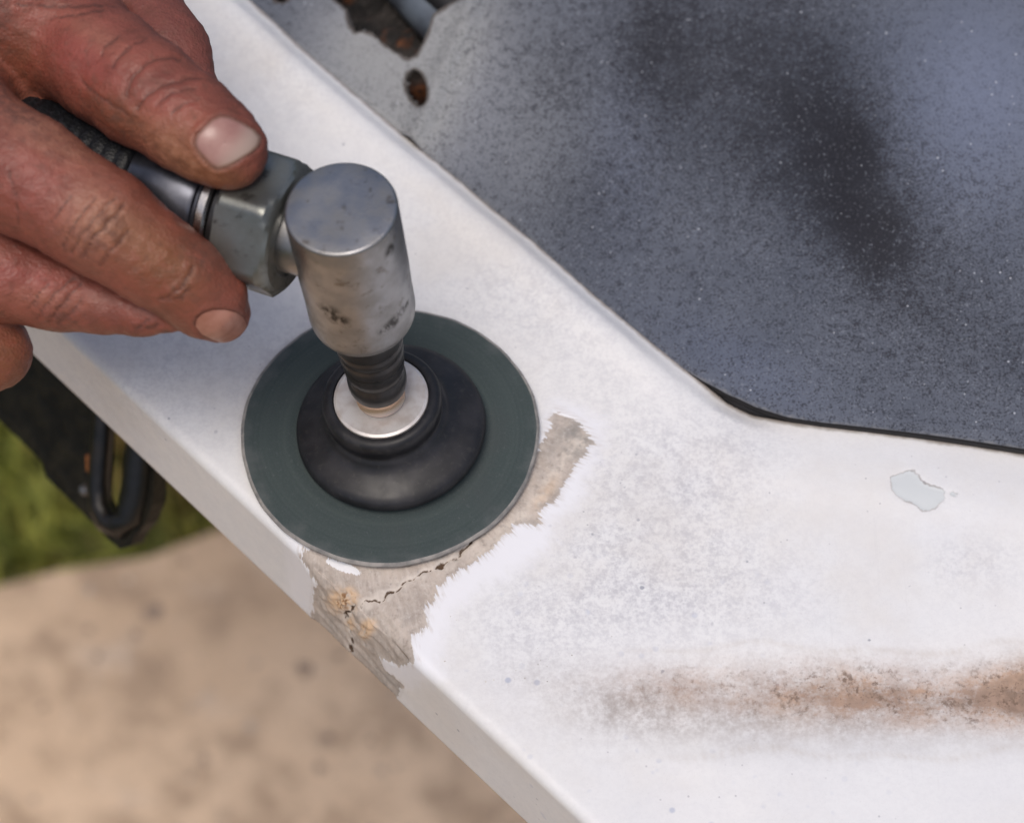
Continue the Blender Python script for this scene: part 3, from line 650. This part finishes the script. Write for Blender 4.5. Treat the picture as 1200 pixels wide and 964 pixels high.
# scuffs on the head
me = hd_o.data; hv = np.zeros(len(me.vertices) * 3, np.float32); me.vertices.foreach_get("co", hv); hv = hv.reshape(-1, 3)
M = M_HEADo
def spot(center, rx):
    v = M.n("ShaderNodeVectorMath", operation='DISTANCE'); M.t.links.new(M.tc.outputs["Object"], v.inputs[0]); v.inputs[1].default_value = tuple(center); return M.rng(v.outputs["Value"], rx, rx * .25)
def on_head(px, py):                       # nearest hit of the photo ray with the barrel
    d = ray(px, py); best = None
    for t in np.linspace(.55, .75, 2000):
        p = CAM + d * t; q = p - G0; a = q @ AX; 
        if np.linalg.norm(q - AX * a) <= RH and a < .1025: return p
    return CAM + d * .7
bc_in = M.b.inputs["Base Color"].links[0].from_socket
sc = None
for px, py, rx in ((470, 367, .0030), (462, 378, .0032), (452, 386, .0028), (458, 292, .003), (386, 366, .0045), (396, 375, .004), (478, 357, .002)):
    s_ = spot(on_head(px, py), rx); sc = s_ if sc is None else M.math('MAXIMUM', sc, s_)
scm = M.math('MULTIPLY', sc, M.rng(M.noise(520, 5, .7, M.coord((1, 1, .5))), .40, .60))
M.col(M.mix(M.math('MULTIPLY', scm, 1.0), bc_in, (.035, .032, .03)))
# -- handle: neck, hex coupling nut, rings, ridged grip
HD = np.array([-math.cos(math.radians(23)), math.sin(math.radians(23)), 0.0]); HD = HD - AX * (HD @ AX); HD /= np.linalg.norm(HD)
H0 = gpt(.0855); MH = frame(HD, (0, 0, 1))
lathe("neck", [(0, .004), (.0096, .004), (.0096, .0150), (0, .0160)], MH, H0, M_HEAD, gr, 64, 30)
def nut_r(th_, r, z):
    a = ((th_ + .42) % (math.pi / 3)) - math.pi / 6; return min(r, .0154 / math.cos(a), .0173)
nz = np.linspace(.0146, .0285, 16)
np_prof = [(0, .0146), (.0104, .0146), (.0110, .0142), (.0140, .0142), (.0150, .0146)] + [(min(.0152 + .0030 * (z - .0146) / .0030, .0182, .0182 - max(0, z - .0268) * .9), z) for z in nz[1:]] + [(.0135, .0288), (0, .0288)]
lathe("coupling_nut", np_prof, MH, H0, M_NUT, gr, 180, 20, nut_r)
lathe("lock_ring", [(0, .0286), (.0132, .0288), (.0137, .0293), (.0137, .0304), (.0132, .0309), (.0126, .0311), (0, .0311)], MH, H0, M_COL, gr, 96, 30)
lathe("lock_ring", [(0, .0312), (.0136, .0312), (.0142, .0318), (.0142, .0336), (.0136, .0342), (0, .0342)], MH, H0, M_RING, gr, 96, 30)
lathe("sleeve", [(0, .0341), (.0127, .0343), (.0127, .0352), (.0136, .0355), (.0141, .0366), (.0141, .0460), (.0138, .0490), (.0130, .0520), (.0128, .0534), (0, .0534)], MH, H0, M_SLV, gr, 96, 30)
gp = [(0, .0532), (.0128, .0534)]
z = .054
while z < .175:
    gp += [(.0136, z), (.0139, z + .0006), (.0139, z + .0026), (.0136, z + .0032)]; z += .0036
gp += [(.0125, z), (0, z)]
lathe("grip", gp, MH, H0, M_GRIP, gr, 120, 40)
# throttle lever under the handle and air hose at its end keep the tool believable from the side
lathe("hose_fitting", [(0, .178), (.009, .178), (.009, .19), (.007, .191), (.007, .205), (0, .205)], MH, H0, M_RING, gr, 48, 30)

# ================================================================== PERSON (gloveless hand)
HX0 = H0
def touch(px, py, r_m, push=0.0):          # nearest point of a photo ray that rests on the grip surface
    d = ray(px, py); Rr = .0139 + r_m * .93
    w = CAM - HX0; dp = d - HD * (d @ HD); wp = w - HD * (w @ HD)
    a = dp @ dp; b = 2 * dp @ wp; c_ = wp @ wp - Rr * Rr; disc = b * b - 4 * a * c_
    t = -b / (2 * a) if disc < 0 else (-b - math.sqrt(disc)) / (2 * a)
    return CAM + d * (t + push)
def J(px, py, rpx, z=None, push=0.0):
    if z is None:
        p = touch(px, py, rpx * .000195, push); return (p, rpx * ((p - CAM) @ FWD) / FPX)
    p = on_z(px, py, z); return (p, rpx * ((p - CAM) @ FWD) / FPX)
thumb = [J(271, 179, 43), J(250, 164, 50), J(215, 140, 56), J(168, 108, 62), J(128, 80, 64), J(80, 46, 72), J(10, 2, 84, .100), J(-70, -20, 105, .092)]
index = [J(259, 367, 34), J(241, 349, 45), J(212, 324, 48), J(172, 298, 53), J(122, 262, 61), J(78, 236, 61), J(30, 206, 68), J(-60, 150, 76, .100), J(-150, 90, 88, .092)]
middle = [J(200, 376, 14, .076), J(165, 366, 25, .074), J(120, 352, 36, .073), J(70, 338, 47, .073), J(10, 318, 57, .075), J(-70, 268, 66, .080), J(-190, 160, 84, .085)]
ring_f = [J(-8, 412, 46, .058), J(-35, 402, 54, .060), J(-90, 360, 60, .064), J(-220, 240, 80, .074)]
back = [J(228, 118, 34, .080), J(196, 62, 46, .080), J(150, -10, 52, .078), J(80, -90, 70, .074), J(-40, -190, 100, .07)]
palm = [J(-70, 30, 100, .086), J(-180, 60, 140, .078), J(-330, 80, 170, .072), J(-520, 110, 165, .070), J(-760, 160, 190, .07)]
web = [J(-40, 110, 60, .094), J(20, 90, 34, .088), J(46, 122, 24, .086)]
CH = [(thumb, .004), (index, .004), (middle, .004), (ring_f, .004), (back, .005), (web, .006)]
def smin(a, b, k):
    h = np.clip(.5 + .5 * (b - a) / k, 0, 1); return b + (a - b) * h - k * h * (1 - h)
def cone(P, a, b):
    (pa, ra), (pb, rb) = a, b; ab = pb - pa; t = np.clip(((P - pa) @ ab) / (ab @ ab), 0, 1)
    return np.linalg.norm(P - pa - t[..., None] * ab, axis=-1) - (ra + (rb - ra) * t)
def chain(P, ch, k):
    d = None
    for a, b in zip(ch[:-1], ch[1:]):
        e = cone(P, a, b); d = e if d is None else smin(d, e, k)
    return d
def sdf(P):
    f = [chain(P, c_, k) for c_, k in CH]
    d = smin(f[0], f[4], .0012); e = smin(f[1], f[2], .0010); e = smin(e, f[3], .0010)
    e = smin(e, f[5], .006)
    pal = chain(P, palm, .01)
    d = smin(d, e, .0025)
    return smin(d, pal, .010)
H = .00062
allp = np.array([p for c_, _ in CH + [(palm, 0)] for p, r in c_]); allr = np.array([r for c_, _ in CH + [(palm, 0)] for p, r in c_])
lo = np.array([-.235, (allp[:, 1] - allr).min() - .003, (allp[:, 2] - allr).min() - .003]); hi = (allp + allr[:, None]).max(0) + .003
def nets(lo, hi, H):
    # coarse pass marks the cells near the surface; the fine pass evaluates only there
    n = np.ceil((hi - lo) / H).astype(int) + 1; B = 8; nb_ = (n + B - 1) // B
    n = nb_ * B + 1
    cc = [lo[k] + (np.arange(nb_[k]) + .5) * B * H for k in range(3)]
    C3 = np.stack(np.meshgrid(*cc, indexing='ij'), -1); cd = sdf(C3.reshape(-1, 3)).reshape(nb_)
    Fd = np.full(n, 1.0, np.float32); Fd[:-1, :-1, :-1] = np.repeat(np.repeat(np.repeat(np.where(cd < 0, -1, 1), B, 0), B, 1), B, 2)
    act = np.argwhere(np.abs(cd) < B * H * 1.9)
    o_ = np.stack(np.meshgrid(*[np.arange(B + 1)] * 3, indexing='ij'), -1).reshape(-1, 3)
    for ch_ in np.array_split(act, max(1, len(act) // 400)):
        idx = (ch_[:, None, :] * B + o_[None]).reshape(-1, 3)
        Fd[idx[:, 0], idx[:, 1], idx[:, 2]] = sdf(lo + idx * H)
    # close the far end (cut of the forearm)
    Fd[0] = 1; sg = Fd < 0
    cs = np.zeros(n - 1, np.uint8)
    for a in (0, 1):
        for b in (0, 1):
            for c_ in (0, 1): cs += sg[a:n[0] - 1 + a, b:n[1] - 1 + b, c_:n[2] - 1 + c_]
    cells = np.argwhere((cs > 0) & (cs < 8)); cid = np.full(n - 1, -1, np.int64); cid[cells[:, 0], cells[:, 1], cells[:, 2]] = np.arange(len(cells))
    acc = np.zeros((len(cells), 3)); cnt = np.zeros(len(cells))
    cor = [(a, b, c_) for a in (0, 1) for b in (0, 1) for c_ in (0, 1)]
    for p in cor:
        for ax in range(3):
            if p[ax]: continue
            q = list(p); q[ax] = 1
            i0 = cells + p; i1 = cells + q; f0 = Fd[tuple(i0.T)]; f1 = Fd[tuple(i1.T)]; mk = (f0 < 0) != (f1 < 0)
            t = np.where(mk, f0 / np.where(mk, f0 - f1, 1), 0); pt = i0 + (np.array(q) - p) * t[:, None]
            acc[mk] += pt[mk]; cnt[mk] += 1
    V = lo + acc / cnt[:, None] * H; Q = []
    for ax in range(3):
        u, v = (ax + 1) % 3, (ax + 2) % 3
        s0 = [slice(1, -1)] * 3; s0[ax] = slice(0, -1); s1 = list(s0); s1[ax] = slice(1, None)
        a0 = sg[tuple(s0)]; a1 = sg[tuple(s1)]; e = np.argwhere(a0 != a1); st = a0[tuple(e.T)]
        off_ = np.ones(3, int); off_[ax] = 0; e = e + off_
        def cidx(du, dv):
            w = e.copy(); w[:, u] -= du; w[:, v] -= dv; return cid[tuple(w.T)]
        q = np.stack([cidx(1, 1), cidx(0, 1), cidx(0, 0), cidx(1, 0)], 1); q[~st] = q[~st][:, ::-1]; Q.append(q)
    return V, np.concatenate(Q)
HV, HQ = nets(lo, hi, H)
def normals(P):
    e = .0003; g = np.stack([sdf(P + np.eye(3)[k] * e) - sdf(P - np.eye(3)[k] * e) for k in range(3)], -1); return g / (np.linalg.norm(g, axis=-1, keepdims=True) + 1e-12)
HN = normals(HV)
hp = to_px(HV); view = CAM - HV; view /= np.linalg.norm(view, axis=1, keepdims=True); facing = sstep(.02, .3, (HN * view).sum(1))
is_thumb = sdf(HV) * 0; dth = chain(HV, thumb, .004); dix = chain(HV, index, .004); dmd = chain(HV, middle, .004); dbk = chain(HV, back, .005)
TH_ = (dth < .0012) & (dth <= dbk + .0002); IX_ = (dix < .0012); MD_ = dmd < .0012
nail_t = [(228, 168), (231, 158), (240, 149), (249, 140), (258, 136), (268, 137), (284, 144), (298, 152), (306, 161), (304, 170), (296, 178), (278, 189), (266, 195), (256, 198), (248, 195), (238, 184), (231, 176)]
nail_i = [(229, 381), (231, 373), (238, 367), (250, 363), (264, 363), (276, 366), (285, 372), (289, 380), (287, 388), (281, 395), (270, 401), (260, 402), (248, 397), (236, 391)]
disp = np.zeros(len(HV)); dirt = np.zeros(len(HV))
def crease(pts, w, depth, mask, dk=.6):
    global disp, dirt
    wig_ = np.stack([np.sin(hp[:, 1] * .37) * .8, np.sin(hp[:, 0] * .41) * .8], -1)
    d = line_dist(hp + wig_, pts); k = np.exp(-(d / w) ** 2) * facing * mask
    disp -= k * depth * .85; disp += np.exp(-((d - w * 3.0) / (w * 2.2)) ** 2) * facing * mask * depth * .22; dirt = np.maximum(dirt, np.exp(-(d / (w * .62)) ** 2) * facing * mask * dk * 1.3)
for pts, w, dp_ in (([(148, 112), (152, 96), (165, 80), (180, 70), (196, 67), (212, 69)], 2.6, .00075), ([(160, 128), (172, 112), (190, 100), (210, 95), (226, 90), (235, 92)], 2.2, .00065), ([(184, 124), (196, 112), (214, 106), (230, 104)], 1.8, .00035),
                    ([(132, 78), (140, 66), (152, 54)], 2.0, .00035), ([(118, 64), (124, 54), (140, 42)], 2.2, .0003), ([(200, 134), (212, 124), (232, 116)], 1.6, .00025), ([(96, 96), (120, 116), (150, 134)], 2.5, .0002), ([(150, 60), (160, 50), (172, 46)], 1.6, .00025),
                    ([(20, 6), (70, 8), (120, 6)], 2.5, .0003), ([(60, 22), (90, 18), (120, 12)], 2, .0002)):
    crease(pts, w, dp_, TH_)
for pts, w, dp_ in (([(84, 296), (94, 276), (110, 258), (126, 242), (134, 232)], 2.2, .00055), ([(98, 300), (108, 280), (122, 266), (136, 252), (146, 240)], 2.0, .00055), ([(118, 310), (128, 296), (140, 284), (150, 270)], 1.8, .0004), ([(74, 288), (84, 268), (100, 246), (112, 232)], 1.6, .00035),
                    ([(186, 352), (204, 344), (218, 330), (226, 312)], 1.8, .00045), ([(196, 352), (212, 348), (222, 338)], 1.5, .0003), ([(60, 262), (72, 244), (84, 230)], 1.6, .00025), ([(10, 200), (20, 232), (22, 262)], 2, .0002)):
    crease(pts, w, dp_, IX_)
for pts, w, dp_ in (([(44, 372), (58, 352), (74, 336), (88, 326)], 2.0, .00045), ([(56, 378), (70, 360), (84, 344), (94, 334)], 1.8, .00045), ([(68, 380), (84, 366), (96, 350)], 1.8, .0003), ([(34, 362), (46, 344), (58, 330)], 1.5, .00025), ([(158, 386), (166, 380), (176, 374)], 2.4, .0004), ([(170, 386), (186, 380)], 2, .0003)):
    crease(pts, w, dp_, MD_)
for nl, mk in ((nail_t, TH_), (nail_i, IX_)):
    sdn = poly_sd(hp, nl); disp -= sstep(-2, 3, sdn) * .0004 * facing * mk
    disp += np.exp(-((sdn + 5) / 3.2) ** 2) * .00035 * facing * mk; k = np.exp(-((sdn + .5) / 1.6) ** 2) * facing * mk; dirt = np.maximum(dirt, k * .5)
s3 = HV * 1000
disp += (np.sin(s3[:, 0] * 2.3 + np.sin(s3[:, 2] * 1.9) * 2) * np.sin(s3[:, 1] * 2.1 - s3[:, 0] * .8)) * .00005
disp += (np.sin(s3[:, 0] * .9 + np.sin(s3[:, 1] * .7) * 1.5) * np.sin(s3[:, 1] * .8 + s3[:, 2] * .6)) * .00014
HVd = HV + HN * disp[:, None]
me = quads_np("person", HVd, HQ)
B_ = lambda *a: blob(*a, P=hp)
red = .9 * B_(90, 60, 70, 45, .6) + .8 * B_(215, 140, 40, 30, .6) + .7 * B_(60, 220, 70, 40, .6) + .9 * B_(30, 330, 60, 30, .2) + .5 * B_(262, 385, 26, 14) + .4 * B_(120, 350, 60, 20, .2) + .25
brown = .9 * B_(205, 315, 50, 35, .8) + .6 * B_(150, 280, 50, 35, .8) + .7 * B_(255, 210, 60, 22, .3) + .6 * B_(150, 145, 70, 22, .6) + .7 * B_(0, 420, 50, 40) + .4 * B_(20, 60, 40, 50) + .5 * B_(225, 150, 30, 30)
soot_shade = .45 * B_(150, 150, 60, 14, .6) + .35 * B_(205, 335, 30, 22, .8) + .4 * B_(20, 130, 40, 22, .6) + .8 * B_(168, 384, 10, 5, -.5) + .6 * B_(196, 388, 10, 3) + .5 * B_(232, 300, 26, 12, .8) + .35 * B_(120, 280, 20, 30, .4) + .4 * B_(0, 40, 20, 70) + .35 * B_(70, 372, 24, 14)  # soot marks, plus shading painted along the thumb's lower side
for nm, a in (("red", red), ("brown", brown), ("soot_shade", soot_shade), ("crease", dirt), ("pale", .9 * B_(225, 200, 40, 18, .4) + .8 * B_(200, 165, 40, 22, .6) + .9 * B_(105, 262, 40, 34, .8) + .7 * B_(60, 160, 70, 26, .6) + .6 * B_(150, 262, 50, 20, .7) + .5 * B_(60, 350, 60, 14, .1) + .4 * B_(110, 40, 50, 16, .6)), ("backf", sstep(.001, -.0005, dbk) * (dth > .0004))): attr(me, nm, a)
m = Mat("skin", .5, 0, .45)
n1 = m.noise(110, 4, .6); n2 = m.noise(430, 5, .6); n3 = m.noise(1700, 3, .6)
c = m.mix(m.rng(n1, .3, .7), (.225, .074, .048), (.145, .045, .029))
c = m.mix(m.math('MULTIPLY', m.math('MINIMUM', m.fac("red"), 1.0), m.rng(n1, .2, .7, .9, .4)), c, (.27, .056, .044))
c = m.mix(m.math('MULTIPLY', m.math('MINIMUM', m.fac("pale"), 1.0), m.rng(n2, .25, .7, 1.0, .45)), c, (.35, .17, .105))
c = m.mix(m.math('MULTIPLY', m.fac("backf"), .6), c, (.17, .055, .044))  # finger behind the thumb toned darker: its shade put into the skin
c = m.mix(m.math('MULTIPLY', m.math('MINIMUM', m.fac("brown"), 1.0), m.rng(n2, .25, .65, .35, .9)), c, (.20, .072, .020))
c = m.mix(m.math('MULTIPLY', m.rng(n2, .48, .72), .45), c, (.13, .052, .034))
c = m.mix(m.math('MULTIPLY', m.fac("soot_shade"), m.rng(n2, .35, .6)), c, (.05, .03, .025))
c = m.mix(m.math('MINIMUM', m.math('MULTIPLY', m.fac("crease"), 1.0), .92), c, (.075, .027, .018))
m.col(c); m.rough(m.rng(n2, .3, .7, .42, .62))
m.b.inputs["Subsurface Weight"].default_value = .12; m.b.inputs["Subsurface Radius"].default_value = (1, .35, .2); m.b.inputs["Subsurface Scale"].default_value = .002
vz = m.voro(1150, m.coord((1, 1, 1), rot=(.3, .2, .6)), feat='F1')
nb = m.bump(vz, .34, .0004); nb = m.bump(n3, .38, .0003, nb); m.bump(m.noise(500, 4, .6, m.coord((.35, 1, 1), rot=(0, 0, -.6))), .42, .0006, nb)
per = link("person", me, m.m); per['label'] = "bare grimy hand gripping the grinder handle with thumb on top"; per['category'] = "person"

# fingernails: curved plates lying on the finger ends
def surf_hit(pxy):                          # march photo rays to the finger surface (closest point when a ray grazes past)
    d = np.array([ray(x, y) for x, y in pxy]); t = np.full(len(d), .55); best = np.full(len(d), 1e9); bt_ = t.copy()
    for _ in range(70):
        s_ = sdf(CAM + d * t[:, None]); k = s_ < best; best[k] = s_[k]; bt_[k] = t[k]; t = t + np.where(np.abs(s_) < 2e-5, 0, np.abs(s_) * .75)
    P = CAM + d * bt_[:, None]
    for _ in range(4): P = P - normals(P) * sdf(P)[:, None]
    return P
mn = Mat("nail", .32, 0, .5)
c = mn.mix(mn.rng(mn.noise(170, 4), .3, .7), (.36, .20, .17), (.29, .14, .12)); c = mn.mix(mn.math('MULTIPLY', mn.rng(mn.fac("tip"), .45, .95), .8), c, (.42, .32, .265))
c = mn.mix(mn.math('MULTIPLY', mn.rng(mn.fac("rimn"), .16, .02), .8), c, (.16, .075, .045)); mn.col(c); mn.bump(mn.noise(700, 3, .5, mn.coord((.3, 1, 1), rot=(0, 0, -.5))), .15, .0003)
def nail(poly, axis, lift, mat):
    P = np.array(poly, float); cen = P.mean(0); nr, na = 9, 48
    dd = dens(poly, 6); ang = np.arctan2(dd[:, 1] - cen[1], dd[:, 0] - cen[0]); rd = np.hypot(dd[:, 0] - cen[0], dd[:, 1] - cen[1]); o_ = np.argsort(ang)
    qs, tip, rim, fs = [], [], [], []
    for k in range(na):
        a = -math.pi + 2 * math.pi * k / na; r = np.interp(a, ang[o_], rd[o_], period=2 * math.pi)
        for j in range(nr):
            f = 1 - (1 - j / (nr - 1)) ** 1.5 if j else .02; q = cen + np.array([math.cos(a), math.sin(a)]) * r * f
            qs.append(q); fs.append(f); tip.append(.5 + ((q - cen) @ np.array(axis)) / 56); rim.append(1 - f)
    P = surf_hit(np.array(qs)); V = P + normals(P) * (lift * (1 - .75 * np.array(fs) ** 4))[:, None]
    me = quads_np("fingernail", np.array(V), grid_faces(na, nr, True)[:, ::-1]); attr(me, "tip", tip); attr(me, "rimn", rim)
    o = link("fingernail", me, mat, per)
nail(nail_t, (.81, .58), .00042, mn.m)
mi_ = Mat("stained_nail", .42, 0, .45); mi_.col(mi_.mix(mi_.rng(mi_.noise(260, 4), .3, .7), (.40, .19, .14), (.31, .13, .088)))
nail(nail_i, (.2, .98), .0004, mi_.m)

# ================================================================== sanding crumbs
cv, cf = [], []
for k in range(170):
    px = rng.uniform(350, 720); py = rng.uniform(480, 800); s_, d_ = survey(px, py)
    if d_ > -.004 or math.hypot(px - 457, py - 512) < 158: continue
    p = on_z(px, py); r = rng.uniform(.00008, .00026) * (1.6 if rng.random() < .1 else 1); b = len(cv); z0 = .0001
    vs = [np.array([math.cos(a), math.sin(a), 0]) * r * rng.uniform(.6, 1.3) for a in (0, 1.6, 3.1, 4.7)]
    cv += [tuple(p + v + [0, 0, z0]) for v in vs] + [tuple(p + [0, 0, z0 + r])]
    cf += [[b + i_, b + (i_ + 1) % 4, b + 4] for i_ in range(4)]
m = Mat("resin_crumbs", .8); m.col(m.mix(m.rng(m.noise(60, 2), .4, .6), (.62, .58, .53), (.25, .21, .18)))
o = link("sanding_dust", mesh_np("sanding_dust", cv, cf), m.m, smooth=False); o['kind'] = 'stuff'
